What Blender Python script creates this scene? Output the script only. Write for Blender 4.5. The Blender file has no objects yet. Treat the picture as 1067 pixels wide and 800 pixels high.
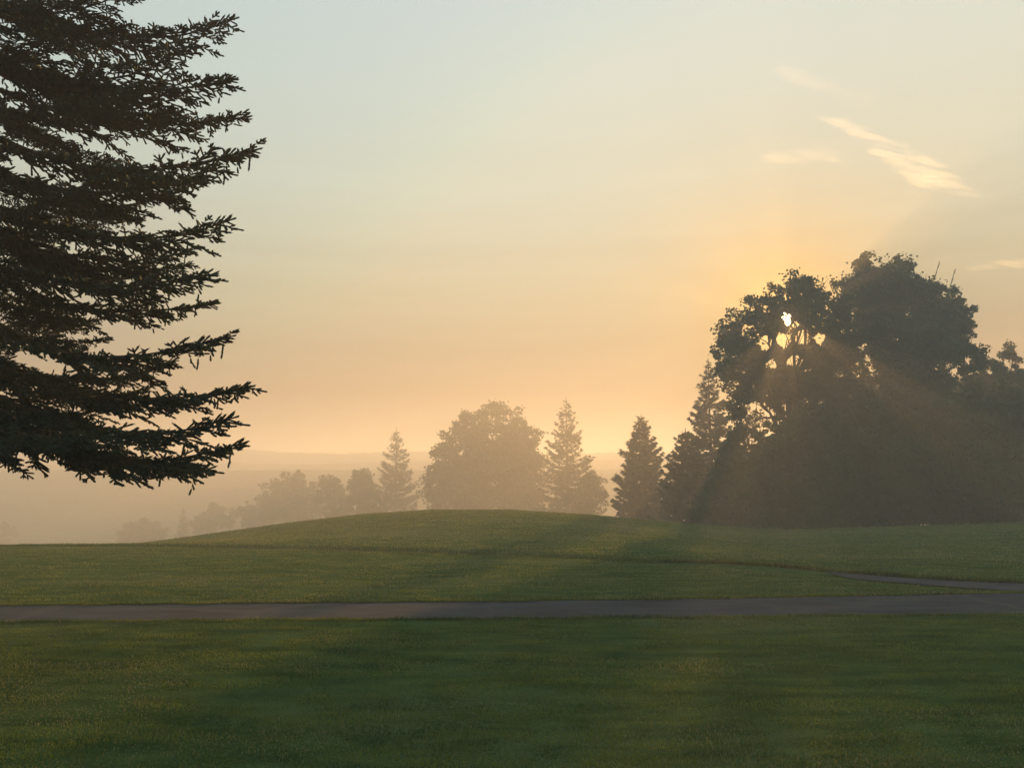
import bpy, math, random
import numpy as np
from mathutils import Vector, Matrix

rng = np.random.default_rng(7)
random.seed(7)
scene = bpy.context.scene
COL = scene.collection

# ------------------------------------------------------------------ camera
F = 801.0                      # focal length in photo pixels (photo 1067 x 800)
PITCH = math.atan(90.0 / F)
EYE = np.array([0.0, 0.0, 3.0])
CP, SP = math.cos(PITCH), math.sin(PITCH)


def ray(px, py):
    u = (px - 533.5) / F
    v = (400.0 - py) / F
    return np.array([u, CP - v * SP, SP + v * CP])


def at(px, py, Y):
    d = ray(px, py)
    return EYE + d * (Y / d[1])


def on_plane(px, py, z=0.0):
    d = ray(px, py)
    return EYE + d * ((z - EYE[2]) / d[2])


cam_d = bpy.data.cameras.new('camera')
cam = bpy.data.objects.new('camera', cam_d)
COL.objects.link(cam)
cam.location = EYE
cam.rotation_euler = (math.pi / 2 + PITCH, 0, 0)
cam_d.sensor_width = 36.0
cam_d.lens = 36.0 * F / 1067.0
cam_d.clip_start = 0.05
cam_d.clip_end = 30000
scene.camera = cam

SUN = ray(819.5, 330.0)
SUN = SUN / np.linalg.norm(SUN)
SX = np.cross(SUN, np.array([0, 0, 1.0]))
SX = SX / np.linalg.norm(SX)
SZ = np.cross(SX, SUN)
SUN_EL = math.asin(SUN[2])
SUN_AZ = math.atan2(SUN[0], SUN[1])        # clockwise from +Y

# ------------------------------------------------------------------ helpers


class MB:
    """collects vertices and faces, then links them as one mesh object"""

    def __init__(self):
        self.v, self.f, self.n = [], [], 0

    def add(self, verts, faces, mat=0):
        verts = np.asarray(verts, dtype=np.float32).reshape(-1, 3)
        faces = np.asarray(faces, dtype=np.int32)
        if len(faces) == 0:
            return
        self.v.append(verts)
        self.f.append((faces + self.n, mat))
        self.n += len(verts)

    def tube(self, pts, rad, sides=6, mat=0, cap=True):
        pts = np.asarray(pts, float)
        rad = np.asarray(rad, float)
        n = len(pts)
        tan = np.gradient(pts, axis=0)
        tan /= np.linalg.norm(tan, axis=1)[:, None] + 1e-9
        ref = np.array([0.0, 0.0, 1.0]) if abs(tan[:, 2]).mean() < 0.8 else np.array([1.0, 0.0, 0.0])
        a = np.cross(tan, ref)
        a /= np.linalg.norm(a, axis=1)[:, None] + 1e-9
        b = np.cross(tan, a)
        th = np.arange(sides) * 2 * math.pi / sides
        ring = (a[:, None, :] * np.cos(th)[None, :, None] + b[:, None, :] * np.sin(th)[None, :, None])
        vs = pts[:, None, :] + ring * rad[:, None, None]
        i = np.arange(n - 1)[:, None] * sides
        j = np.arange(sides)[None, :]
        j2 = (j + 1) % sides
        q = np.stack([i + j, i + j2, i + sides + j2, i + sides + j], -1).reshape(-1, 4)
        self.add(vs.reshape(-1, 3), q, mat)
        if cap:
            c = self.n
            self.add(np.vstack([vs[-1], pts[-1:] + tan[-1:] * rad[-1]]),
                     [[k, (k + 1) % sides, sides] for k in range(sides)], mat)

    def data(self, name, mats, smooth=False):
        me = bpy.data.meshes.new(name)
        V = np.concatenate(self.v)
        me.vertices.add(len(V))
        me.vertices.foreach_set('co', V.ravel())
        tot = np.concatenate([np.full(len(f), f.shape[1], np.int32) for f, _ in self.f])
        mi = np.concatenate([np.full(len(f), m, np.int32) for f, m in self.f])
        loops = np.concatenate([f.ravel() for f, _ in self.f])
        start = np.concatenate([[0], np.cumsum(tot)[:-1]]).astype(np.int32)
        me.loops.add(len(loops))
        me.loops.foreach_set('vertex_index', loops)
        me.polygons.add(len(tot))
        me.polygons.foreach_set('loop_start', start)
        me.polygons.foreach_set('loop_total', tot)
        me.polygons.foreach_set('material_index', mi)
        me.polygons.foreach_set('use_smooth', np.full(len(tot), smooth, bool))
        me.update(calc_edges=True)
        for m in (mats if isinstance(mats, (list, tuple)) else [mats]):
            me.materials.append(m)
        return me

    def build(self, name, mats, parent=None, smooth=False):
        o = bpy.data.objects.new(name, self.data(name, mats, smooth))
        COL.objects.link(o)
        if parent is not None:
            o.parent = parent
        return o


def tag(o, label=None, cat=None, group=None, kind=None):
    if label:
        o['label'] = label
    if cat:
        o['category'] = cat
    if group:
        o['group'] = group
    if kind:
        o['kind'] = kind
    return o


def empty(name, loc):
    o = bpy.data.objects.new(name, None)
    COL.objects.link(o)
    o.location = [float(c) for c in loc]
    o.empty_display_size = 0.5
    return o


def smooth(a, b, x):
    t = np.clip((x - a) / (b - a), 0, 1)
    return t * t * (3 - 2 * t)


_P = np.random.default_rng(11).random((64, 64, 64)).astype(np.float32)


def vnoise(p):
    p = np.asarray(p, float)
    i = np.floor(p).astype(int)
    f = p - i
    f = f * f * (3 - 2 * f)
    out = 0
    for dx in (0, 1):
        for dy in (0, 1):
            for dz in (0, 1):
                w = (f[..., 0] if dx else 1 - f[..., 0]) * (f[..., 1] if dy else 1 - f[..., 1]) * (f[..., 2] if dz else 1 - f[..., 2])
                out = out + w * _P[(i[..., 0] + dx) & 63, (i[..., 1] + dy) & 63, (i[..., 2] + dz) & 63]
    return out


# ------------------------------------------------------------------ materials


def new_mat(name):
    m = bpy.data.materials.new(name)
    m.use_nodes = True
    nt = m.node_tree
    nt.nodes.clear()
    out = nt.nodes.new('ShaderNodeOutputMaterial')
    return m, nt, out


def leaf_mat(name, c1, c2, trans=0.35, scale=0.6, tint=(1.5, 1.35, 0.5), sheen=0.03, stretch=None):
    m, nt, out = new_mat(name)
    N, L = nt.nodes.new, nt.links.new
    tc = N('ShaderNodeTexCoord')
    no = N('ShaderNodeTexNoise')
    no.inputs['Scale'].default_value = scale
    no.inputs['Detail'].default_value = 4
    lo, hi = 0.35, 0.65
    if stretch:
        mp = N('ShaderNodeMapping')
        mp.inputs['Scale'].default_value = stretch
        L(tc.outputs['Object'], mp.inputs['Vector'])
        L(mp.outputs[0], no.inputs['Vector'])
        no.inputs['Detail'].default_value = 9
        no.inputs['Roughness'].default_value = 0.7
        lo, hi = 0.40, 0.60
    else:
        L(tc.outputs['Object'], no.inputs['Vector'])
    rp = N('ShaderNodeValToRGB')
    rp.color_ramp.elements[0].position = lo
    rp.color_ramp.elements[1].position = hi
    rp.color_ramp.elements[0].color = (*c1, 1)
    rp.color_ramp.elements[1].color = (*c2, 1)
    L(no.outputs['Fac'], rp.inputs['Fac'])
    di = N('ShaderNodeBsdfDiffuse')
    L(rp.outputs['Color'], di.inputs['Color'])
    mul = N('ShaderNodeMix')
    mul.data_type = 'RGBA'
    mul.blend_type = 'MULTIPLY'
    mul.inputs[0].default_value = 1
    mul.inputs[7].default_value = (*tint, 1)
    L(rp.outputs['Color'], mul.inputs[6])
    tr = N('ShaderNodeBsdfTranslucent')
    L(mul.outputs[2], tr.inputs['Color'])
    mx = N('ShaderNodeMixShader')
    mx.inputs[0].default_value = trans
    L(di.outputs[0], mx.inputs[1])
    L(tr.outputs[0], mx.inputs[2])
    gl = N('ShaderNodeBsdfGlossy')
    gl.inputs['Roughness'].default_value = 0.5
    gl.inputs['Color'].default_value = (0.9, 0.95, 0.9, 1)
    mg = N('ShaderNodeMixShader')
    mg.inputs[0].default_value = sheen
    L(mx.outputs[0], mg.inputs[1])
    L(gl.outputs[0], mg.inputs[2])
    L(mg.outputs[0], out.inputs['Surface'])
    return m


def bark_mat(name, c1, c2, scale=6):
    m, nt, out = new_mat(name)
    N, L = nt.nodes.new, nt.links.new
    tc = N('ShaderNodeTexCoord')
    mp = N('ShaderNodeMapping')
    mp.inputs['Scale'].default_value = (1, 1, 0.25)
    L(tc.outputs['Object'], mp.inputs['Vector'])
    no = N('ShaderNodeTexNoise')
    no.inputs['Scale'].default_value = scale
    no.inputs['Detail'].default_value = 8
    L(mp.outputs[0], no.inputs['Vector'])
    rp = N('ShaderNodeValToRGB')
    rp.color_ramp.elements[0].position = 0.3
    rp.color_ramp.elements[1].position = 0.7
    rp.color_ramp.elements[0].color = (*c1, 1)
    rp.color_ramp.elements[1].color = (*c2, 1)
    L(no.outputs['Fac'], rp.inputs['Fac'])
    bs = N('ShaderNodeBsdfPrincipled')
    bs.inputs['Roughness'].default_value = 0.9
    L(rp.outputs['Color'], bs.inputs['Base Color'])
    bp = N('ShaderNodeBump')
    bp.inputs['Strength'].default_value = 0.6
    bp.inputs['Distance'].default_value = 0.05
    L(no.outputs['Fac'], bp.inputs['Height'])
    L(bp.outputs[0], bs.inputs['Normal'])
    L(bs.outputs[0], out.inputs['Surface'])
    return m


def ground_mat(name, dark, light, dry, scales=(0.12, 1.6, 38.0), bump=0.03):
    """mown turf: broad patches, streaky mid-size mottling and fine grain, plus a blade-scale bump"""
    m, nt, out = new_mat(name)
    N, L = nt.nodes.new, nt.links.new
    tc = N('ShaderNodeTexCoord')

    def noise(s, d, stretch=(1, 1, 1)):
        mp = N('ShaderNodeMapping')
        mp.inputs['Scale'].default_value = stretch
        L(tc.outputs['Object'], mp.inputs['Vector'])
        n = N('ShaderNodeTexNoise')
        n.inputs['Scale'].default_value = s
        n.inputs['Detail'].default_value = d
        L(mp.outputs[0], n.inputs['Vector'])
        return n

    def ramp(fac, p0, p1):
        r = N('ShaderNodeMapRange')
        r.inputs[1].default_value = p0
        r.inputs[2].default_value = p1
        L(fac, r.inputs[0])
        return r.outputs[0]

    def mix(fac, a, b):
        x = N('ShaderNodeMix')
        x.data_type = 'RGBA'
        L(fac, x.inputs[0])
        for s, k in ((a, 6), (b, 7)):
            if isinstance(s, tuple):
                x.inputs[k].default_value = (*s, 1)
            else:
                L(s, x.inputs[k])
        return x.outputs[2]

    n1 = noise(scales[0], 5, (0.55, 1.5, 1))
    n2 = noise(scales[1], 6, (0.5, 1.5, 1))
    n3 = noise(scales[2], 3)
    c = mix(ramp(n2.outputs['Fac'], 0.32, 0.68), dark, light)
    c = mix(ramp(n1.outputs['Fac'], 0.5, 0.72), c, dry)
    k = ramp(n3.outputs['Fac'], 0.25, 0.75)
    kk = N('ShaderNodeMapRange')
    kk.inputs[3].default_value = 0.55
    kk.inputs[4].default_value = 1.35
    L(k, kk.inputs[0])
    mu = N('ShaderNodeMix')
    mu.data_type = 'RGBA'
    mu.blend_type = 'MULTIPLY'
    mu.inputs[0].default_value = 1
    L(c, mu.inputs[6])
    L(kk.outputs[0], mu.inputs[7])
    bs = N('ShaderNodeBsdfDiffuse')
    L(mu.outputs[2], bs.inputs['Color'])
    bp = N('ShaderNodeBump')
    bp.inputs['Strength'].default_value = 1
    bp.inputs['Distance'].default_value = bump
    L(n3.outputs['Fac'], bp.inputs['Height'])
    L(bp.outputs[0], bs.inputs['Normal'])
    L(bs.outputs[0], out.inputs['Surface'])
    return m


def asphalt_mat(name, c1=(0.020, 0.023, 0.027), c2=(0.064, 0.071, 0.078)):
    m, nt, out = new_mat(name)
    N, L = nt.nodes.new, nt.links.new
    tc = N('ShaderNodeTexCoord')
    mp = N('ShaderNodeMapping')
    mp.inputs['Scale'].default_value = (0.35, 1.6, 1)
    L(tc.outputs['Object'], mp.inputs['Vector'])
    a = N('ShaderNodeTexNoise')
    a.inputs['Scale'].default_value = 1.5
    a.inputs['Detail'].default_value = 12
    a.inputs['Roughness'].default_value = 0.68
    L(mp.outputs[0], a.inputs['Vector'])
    b = N('ShaderNodeTexNoise')
    b.inputs['Scale'].default_value = 70
    b.inputs['Detail'].default_value = 2
    L(tc.outputs['Object'], b.inputs['Vector'])
    rp = N('ShaderNodeValToRGB')
    e = rp.color_ramp.elements
    e[0].position, e[0].color = 0.3, (*c1, 1)
    e[1].position, e[1].color = 0.72, (*c2, 1)
    L(a.outputs['Fac'], rp.inputs['Fac'])
    # hairline cracks
    vo = N('ShaderNodeTexVoronoi')
    vo.feature = 'DISTANCE_TO_EDGE'
    vo.inputs['Scale'].default_value = 0.22
    wv = N('ShaderNodeTexNoise')
    wv.inputs['Scale'].default_value = 2.0
    L(tc.outputs['Object'], wv.inputs['Vector'])
    wm = N('ShaderNodeMix')
    wm.data_type = 'RGBA'
    wm.inputs[0].default_value = 0.35
    L(tc.outputs['Object'], wm.inputs[6])
    L(wv.outputs['Color'], wm.inputs[7])
    L(wm.outputs[2], vo.inputs['Vector'])
    cr = N('ShaderNodeMapRange')
    cr.inputs[1].default_value = 0.0
    cr.inputs[2].default_value = 0.02
    cr.inputs[3].default_value = 1.0
    cr.inputs[4].default_value = 0.0
    L(vo.outputs['Distance'], cr.inputs[0])
    cm = N('ShaderNodeMix')
    cm.data_type = 'RGBA'
    cm.inputs[7].default_value = (0.065, 0.062, 0.058, 1)
    L(cr.outputs[0], cm.inputs[0])
    L(rp.outputs['Color'], cm.inputs[6])
    bs = N('ShaderNodeBsdfPrincipled')
    bs.inputs['Roughness'].default_value = 0.95
    bs.inputs['Specular IOR Level'].default_value = 0.12
    L(cm.outputs[2], bs.inputs['Base Color'])
    bp = N('ShaderNodeBump')
    bp.inputs['Strength'].default_value = 0.6
    bp.inputs['Distance'].default_value = 0.01
    L(b.outputs['Fac'], bp.inputs['Height'])
    L(bp.outputs[0], bs.inputs['Normal'])
    L(bs.outputs[0], out.inputs['Surface'])
    return m


M = {}
M['turf'] = ground_mat('turf', (0.026, 0.062, 0.018), (0.078, 0.125, 0.044), (0.13, 0.145, 0.065))
M['hill'] = ground_mat('hill_woodland', (0.018, 0.026, 0.016), (0.04, 0.05, 0.025), (0.06, 0.06, 0.03), (0.02, 0.08, 0.5), 0.6)
M['asphalt'] = asphalt_mat('asphalt')
M['sky_sheen_asphalt'] = asphalt_mat('sky_sheen_asphalt', (0.030, 0.031, 0.034), (0.070, 0.072, 0.078))  # lighter copy for the branch path: sky reflection put into its colour
M['blade'] = leaf_mat('grass_blade', (0.024, 0.072, 0.012), (0.122, 0.182, 0.040), 0.45, 1.0, (1.75, 1.3, 0.4), 0.025, (0.5, 1.9, 1))
M['dry_lit_blade'] = leaf_mat('dry_lit_grass_blade', (0.17, 0.17, 0.07), (0.26, 0.25, 0.14), 0.4, 1.0, (1.4, 1.2, 0.6), 0.03)  # dry blades, also the painted paleness of sunlit and hazy lawn
M['maple'] = leaf_mat('maple_leaf', (0.024, 0.042, 0.015), (0.050, 0.072, 0.026), 0.42, 0.5, (1.8, 1.3, 0.45))
M['bush'] = leaf_mat('bush_leaf', (0.030, 0.050, 0.020), (0.055, 0.075, 0.030), 0.3, 0.5)
M['needle'] = leaf_mat('spruce_needle', (0.014, 0.028, 0.016), (0.030, 0.048, 0.028), 0.06, 1.5, (1.2, 1.2, 0.7))
M['conifer'] = leaf_mat('conifer_needle', (0.020, 0.036, 0.018), (0.040, 0.058, 0.028), 0.15, 0.5, (1.2, 1.2, 0.7))
M['bark'] = bark_mat('tree_bark', (0.03, 0.024, 0.018), (0.10, 0.08, 0.06))
M['twig'] = bark_mat('spruce_twig', (0.035, 0.024, 0.016), (0.09, 0.065, 0.045), 20)
M['dead'] = bark_mat('dead_wood', (0.12, 0.10, 0.08), (0.22, 0.19, 0.16), 10)

# ------------------------------------------------------------------ terrain
YC = 52.0                                                # distance of the mound's crest
CREST = [(-400, 640), (-150, 605), (0, 584), (90, 574), (150, 567), (200, 560), (300, 545.5), (380, 536), (450, 531.5),
         (530, 531.5), (620, 537.5), (700, 545.5), (760, 551), (820, 553.5), (900, 551), (980, 548.5), (1067, 546), (1300, 542), (1700, 540)]
_cr = np.array([at(px, py, YC) for px, py in CREST])
LIP = [(-900, 568), (-300, 568), (0, 568.5), (170, 569.5), (330, 572.5), (480, 577.5), (640, 584), (760, 592), (850, 599.5), (920, 606.5), (1000, 613), (1067, 617.5), (1200, 622), (1500, 626), (2000, 628)]
_lp = np.array([on_plane(px, py) for px, py in LIP])


def lip_y(x):
    return np.interp(x, _lp[:, 0], _lp[:, 1])


def height(x, y):
    x = np.asarray(x, float)
    y = np.asarray(y, float)
    yl = lip_y(x)
    xs = x * YC / np.maximum(y, 15)
    zc = np.interp(xs, _cr[:, 0], _cr[:, 2])
    s = np.clip((y - yl) / (YC - yl), 0, 1)
    leftw = 1 - smooth(0.5, 8.5, x * 26 / np.maximum(y, 15))
    dl = np.maximum(y - yl, 0)
    mound = zc * smooth(0, 1, s) - (0.005 + 0.44 * leftw) * (smooth(0, 0.6, dl) - 0.9 * smooth(2.0, 2.4, dl)) * (1 - s) ** 1.6 - 0.10 * np.sin(math.pi * s) * (1 - s)
    near = 0.045 * (vnoise(np.stack([x * 0.16, y * 0.3, 0 * x + 3], -1)) - 0.5) * smooth(2, 6, np.abs(y - 17)) * np.clip(1 - s * 3, 0, 1)
    d = np.maximum(y - YC, 0)
    valley = -0.012 * np.minimum(d, 8) ** 2 - 0.16 * np.maximum(d - 8, 0)
    left_drop = smooth(10, -40, x * YC / np.maximum(y, 15))
    valley = valley - 0.02 * d * left_drop
    floor = -22.0 - 1.2 * left_drop + 1.2 * (vnoise(np.stack([x * 0.012, y * 0.02, 0 * x + 9], -1)) - 0.5)
    v = zc + valley
    k = 2.5
    h2 = np.where(d > 0, floor + k * np.log1p(np.exp(np.clip((v - floor) / k, -40, 40))), zc)
    big = 0.18 * (vnoise(np.stack([x * 0.08, y * 0.08, 0 * x + 21], -1)) - 0.5) * smooth(0.1, 0.4, s) * smooth(1.0, 0.7, s)
    return np.where(y <= YC, mound + near + big, h2)


def grid_mesh(xs, ys, fn, name, mat, parent=None):
    X, Y = np.meshgrid(xs, ys)
    Z = fn(X, Y)
    V = np.stack([X, Y, Z], -1).reshape(-1, 3)
    nx, ny = len(xs), len(ys)
    i = np.arange(ny - 1)[:, None] * nx + np.arange(nx - 1)[None, :]
    q = np.stack([i, i + 1, i + nx + 1, i + nx], -1).reshape(-1, 4)
    b = MB()
    b.add(V, q)
    return b.build(name, mat, parent, smooth=True)


ys = np.concatenate([np.linspace(-60, 4, 20), np.arange(4.5, 18, 0.5), np.arange(18, 34, 0.2), np.arange(34.3, 60, 0.5), np.geomspace(60.5, 930, 80)])
xh = np.concatenate([np.arange(0, 50, 0.8), np.geomspace(50.5, 700, 55)])
xs = np.concatenate([-xh[::-1], xh[1:]])
ground = grid_mesh(xs, ys, height, 'ground', M['turf'])
tag(ground, kind='structure')

# paved cart path across the lawn and the branch that leaves it behind the lawn's far edge
NEAR_E = [(-700, 654), (-300, 651), (0, 648.5), (360, 645.5), (700, 643.5), (1067, 640), (1500, 637), (2200, 636)]
FAR_E = [(-700, 637), (-300, 634), (0, 631.5), (250, 629), (450, 627.5), (750, 624), (870, 621), (1040, 618.5), (1500, 616), (2200, 615.5)]


def edge(poly, x, wob, seed):
    p = np.array([on_plane(a, b) for a, b in poly])
    y = np.interp(x, p[:, 0], p[:, 1])
    return y + wob * (vnoise(np.stack([x * 1.7, 0 * x + seed, 0 * x], -1)) - 0.5)


px_ = np.arange(-30, 40, 0.12)
e0 = edge(NEAR_E, px_, 0.16, 1)
e1 = edge(FAR_E, px_, 0.16, 5)


def strip(x, ya, yb, name, n=7, lift=0.008, mat='asphalt'):
    t = np.linspace(0, 1, n)
    Y = ya[:, None] * (1 - t) + yb[:, None] * t
    X = np.repeat(x[:, None], n, 1)
    Z = height(X, Y) + lift
    V = np.stack([X, Y, Z], -1)
    i = np.arange(len(x) - 1)[:, None] * n + np.arange(n - 1)[None, :]
    q = np.stack([i, i + n, i + n + 1, i + 1], -1).reshape(-1, 4)
    b = MB()
    b.add(V.reshape(-1, 3), q)
    return b.build(name, M[mat], smooth=True)


path = strip(px_, e0, e1, 'path')
tag(path, 'dark paved cart path crossing the whole lawn', 'path', kind='structure')
px2 = np.arange(9.4, 17.6, 0.12)
yl2 = lip_y(px2)
b0 = np.maximum(yl2 + 0.05, np.interp(px2, px_, e1) + 0.02) + 0.08 * (vnoise(np.stack([px2 * 1.5, 0 * px2 + 8, 0 * px2], -1)) - 0.5)
b1 = yl2 + 1.9 + 0.08 * (vnoise(np.stack([px2 * 1.5, 0 * px2 + 12, 0 * px2], -1)) - 0.5)
path2 = strip(px2, b0, b1, 'path', lift=0.03, mat='sky_sheen_asphalt')
tag(path2, 'second paved path splitting off behind the far lawn edge', 'path', kind='structure')

# grass blades: one mass nobody could count


def blades(n, xr, yr, hgt, wid, keep=None, dens=None):
    y = rng.uniform(yr[0], yr[1], n) if dens is None else dens(n)
    hw = 0.70 * y + 1.5
    x = rng.uniform(-1, 1, n) * hw
    x = np.clip(x, *xr)
    if keep is not None:
        k = keep(x, y)
        x, y = x[k], y[k]
    n = len(x)
    clump = vnoise(np.stack([x * 2.3, y * 2.3, 0 * x], -1))
    z = height(x, y) - 0.004
    L = hgt * rng.uniform(0.5, 1.2, n) * (0.35 + 1.4 * clump)
    W = wid * rng.uniform(0.7, 1.3, n)
    a = rng.uniform(0, 2 * math.pi, n)
    lean = rng.uniform(0.2, 1.4, n)
    la = rng.uniform(0, 2 * math.pi, n)
    side = np.stack([np.cos(a), np.sin(a), 0 * a], -1) * W[:, None] * 0.5
    base = np.stack([x, y, z], -1)
    ld = np.stack([np.cos(la), np.sin(la), 0 * la], -1)
    mid = base + ld * (L * lean * 0.25)[:, None] + np.array([0, 0, 1]) * (L * 0.6)[:, None]
    tip = base + ld * (L * lean * 0.8)[:, None] + np.array([0, 0, 1]) * (L * (1 - 0.35 * lean))[:, None]
    V = np.stack([base - side, base + side, mid + side * 0.8, mid - side * 0.8, tip], 1).reshape(-1, 3)
    i = np.arange(n)[:, None] * 5
    return V, np.concatenate([i + np.array([[0, 1, 2, 3]])]), np.concatenate([i + np.array([[3, 2, 4]])])


gb = MB()


def put(V, q, t):
    n0 = gb.n
    n = len(q)
    x, y = V[::5, 0], V[::5, 1]
    pale = vnoise(np.stack([x * 0.35, y * 0.9, 0 * x + 40], -1)) * 0.7 + vnoise(np.stack([x * 1.3, y * 3.0, 0 * x + 50], -1)) * 0.3
    dry = rng.random(n) < 0.02 + 0.10 * (y > 17) + 0.14 * (y > 28) + 0.30 * smooth(0.48, 0.75, pale)  # dry specks and patches; the share added with distance paints in sunlight and haze
    gb.add(V, q[~dry])
    gb.f.append((t[~dry] + n0, 0))
    gb.f.append((q[dry] + n0, 1))
    gb.f.append((t[dry] + n0, 1))


E0 = lambda x: np.interp(x, px_, e0)
E1 = lambda x: np.interp(x, px_, e1)
put(*blades(330000, (-16, 16), (6.3, 16.2), 0.036, 0.008, keep=lambda x, y: y < E0(x) + 0.03))
put(*blades(230000, (-30, 26), (16.8, 33), 0.042, 0.013,
            keep=lambda x, y: (y > E1(x) - 0.03) & (y < lip_y(x) + 0.03)))
put(*blades(260000, (-40, 42), (19, 55), 0.048, 0.024,
            keep=lambda x, y: (y > lip_y(x) + 1.9)))
# taller fringe along the path edges


def fringe(xa, yf, n, wid, hgt, bw):
    x = rng.uniform(xa[0], xa[1], n)
    y = yf(x) + wid * np.abs(rng.normal(0, 1, n)) * np.sign(wid) * np.sign(wid)
    V, q, t = blades(n, (-99, 99), (0, 1), hgt, bw, dens=lambda m: y)
    # blades() drew its own x: shift every blade to the wanted one
    base = (V.reshape(n, 5, 3)[:, 0] + V.reshape(n, 5, 3)[:, 1]) * 0.5
    V = V.reshape(n, 5, 3)
    V[:, :, 0] += (x - base[:, 0])[:, None]
    V[:, :, 2] += (height(x, y) - 0.004 - base[:, 2])[:, None]
    put(V.reshape(-1, 3), q, t)


fringe((-18, 18), lambda x: E0(x) + 0.03, 14000, -0.08, 0.07, 0.010)
fringe((-24, 14.5), lambda x: E1(x) - 0.03, 22000, 0.10, 0.08, 0.012)
fringe((-16, 20), lambda x: lip_y(x) + 1.95, 34000, 0.14, 0.16, 0.016)
grass = gb.build('grass', [M['blade'], M['dry_lit_blade']])
tag(grass, 'short mown green grass of the lawn and mound', 'grass', kind='stuff')

# far ridges across the valley


def ridge(name, Y, prof, depth, drop, seed, amp):
    pts = np.array([at(px, py, Y) for px, py in prof])
    x = np.arange(pts[0, 0], pts[-1, 0], 2.0)
    yy = np.concatenate([np.linspace(-depth, 0, 36), np.linspace(0, depth, 18)[1:]])
    top = np.interp(x, pts[:, 0], pts[:, 2])
    X, D = np.meshgrid(x, yy)
    T = np.repeat(top[None, :], len(yy), 0)
    base = -24.5
    w = np.cos(np.clip(D / depth, -1, 1) * math.pi / 2) ** 1.2
    tree = vnoise(np.stack([X * 0.32, D * 0.32, 0 * X + seed], -1)) * 0.65 + vnoise(np.stack([X * 0.9, D * 0.9, 0 * X + seed], -1)) * 0.35
    roll = vnoise(np.stack([X * 0.02, D * 0.02, 0 * X + seed], -1)) - 0.5
    Z = base + (T - base) * w + (amp * (tree - 0.6) + 2.0 * roll * (1 - w)) * smooth(0.0, 0.15, w)
    V = np.stack([X, Y + D, Z], -1).reshape(-1, 3)
    nx, ny = len(x), len(yy)
    i = np.arange(ny - 1)[:, None] * nx + np.arange(nx - 1)[None, :]
    q = np.stack([i, i + 1, i + nx + 1, i + nx], -1).reshape(-1, 4)
    b = MB()
    b.add(V, q)
    o = b.build(name, M['hill'], smooth=False)
    tag(o, kind='structure')
    return o


ridge('near_hills', 420, [(-500, 493), (0, 490), (180, 490), (330, 489.5), (480, 490), (640, 489), (800, 489), (1300, 490), (1700, 490)], 90, 0, 3, 1.4)
ridge('middle_hills', 530, [(-500, 480), (-100, 483), (60, 485), (200, 482), (330, 484), (420, 481), (560, 478), (700, 480), (1000, 482), (1700, 480)], 60, 0, 14, 2.0)
ridge('far_hills', 630, [(-500, 470), (-200, 474), (-40, 466), (60, 471), (150, 470), (235, 467), (290, 470.5), (355, 473), (430, 470), (520, 472), (580, 474), (640, 471), (760, 473), (1000, 470), (1700, 470)], 60, 0, 29, 2.2)

# ------------------------------------------------------------------ tree builders


def rand_dirs(n):
    d = rng.normal(0, 1, (n, 3))
    return d / np.linalg.norm(d, axis=1)[:, None]


def leaf_faces(c, size, aspect=0.7):
    """folded diamond leaves, randomly turned, around the points c"""
    n = len(c)
    nrm = rand_dirs(n)
    t = np.cross(nrm, rand_dirs(n))
    t /= np.linalg.norm(t, axis=1)[:, None] + 1e-9
    b = np.cross(nrm, t)
    s = size * rng.uniform(0.55, 1.25, n)[:, None]
    fold = nrm * s * 0.15
    V = np.stack([c - t * s * 0.5, c + b * s * aspect * 0.5 + fold, c + t * s * 0.5, c - b * s * aspect * 0.5 + fold], 1)
    i = np.arange(n)[:, None] * 4
    f = np.concatenate([i + np.array([[0, 1, 2]]), i + np.array([[0, 2, 3]])])
    return V.reshape(-1, 3), f


def limb(b, p0, p1, r0, r1, sag=0.0, n=7, wig=0.06, sides=6, mat=0):
    p0, p1 = np.asarray(p0, float), np.asarray(p1, float)
    t = np.linspace(0, 1, n)[:, None]
    L = np.linalg.norm(p1 - p0)
    pts = p0 + (p1 - p0) * t
    pts[:, 2] += sag * L * np.sin(math.pi * t[:, 0])
    w = rng.normal(0, wig * L * 0.35, (n, 3)) * np.sin(math.pi * t)
    pts = pts + w
    b.tube(pts, r0 + (r1 - r0) * t[:, 0], sides, mat)
    return pts


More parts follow.
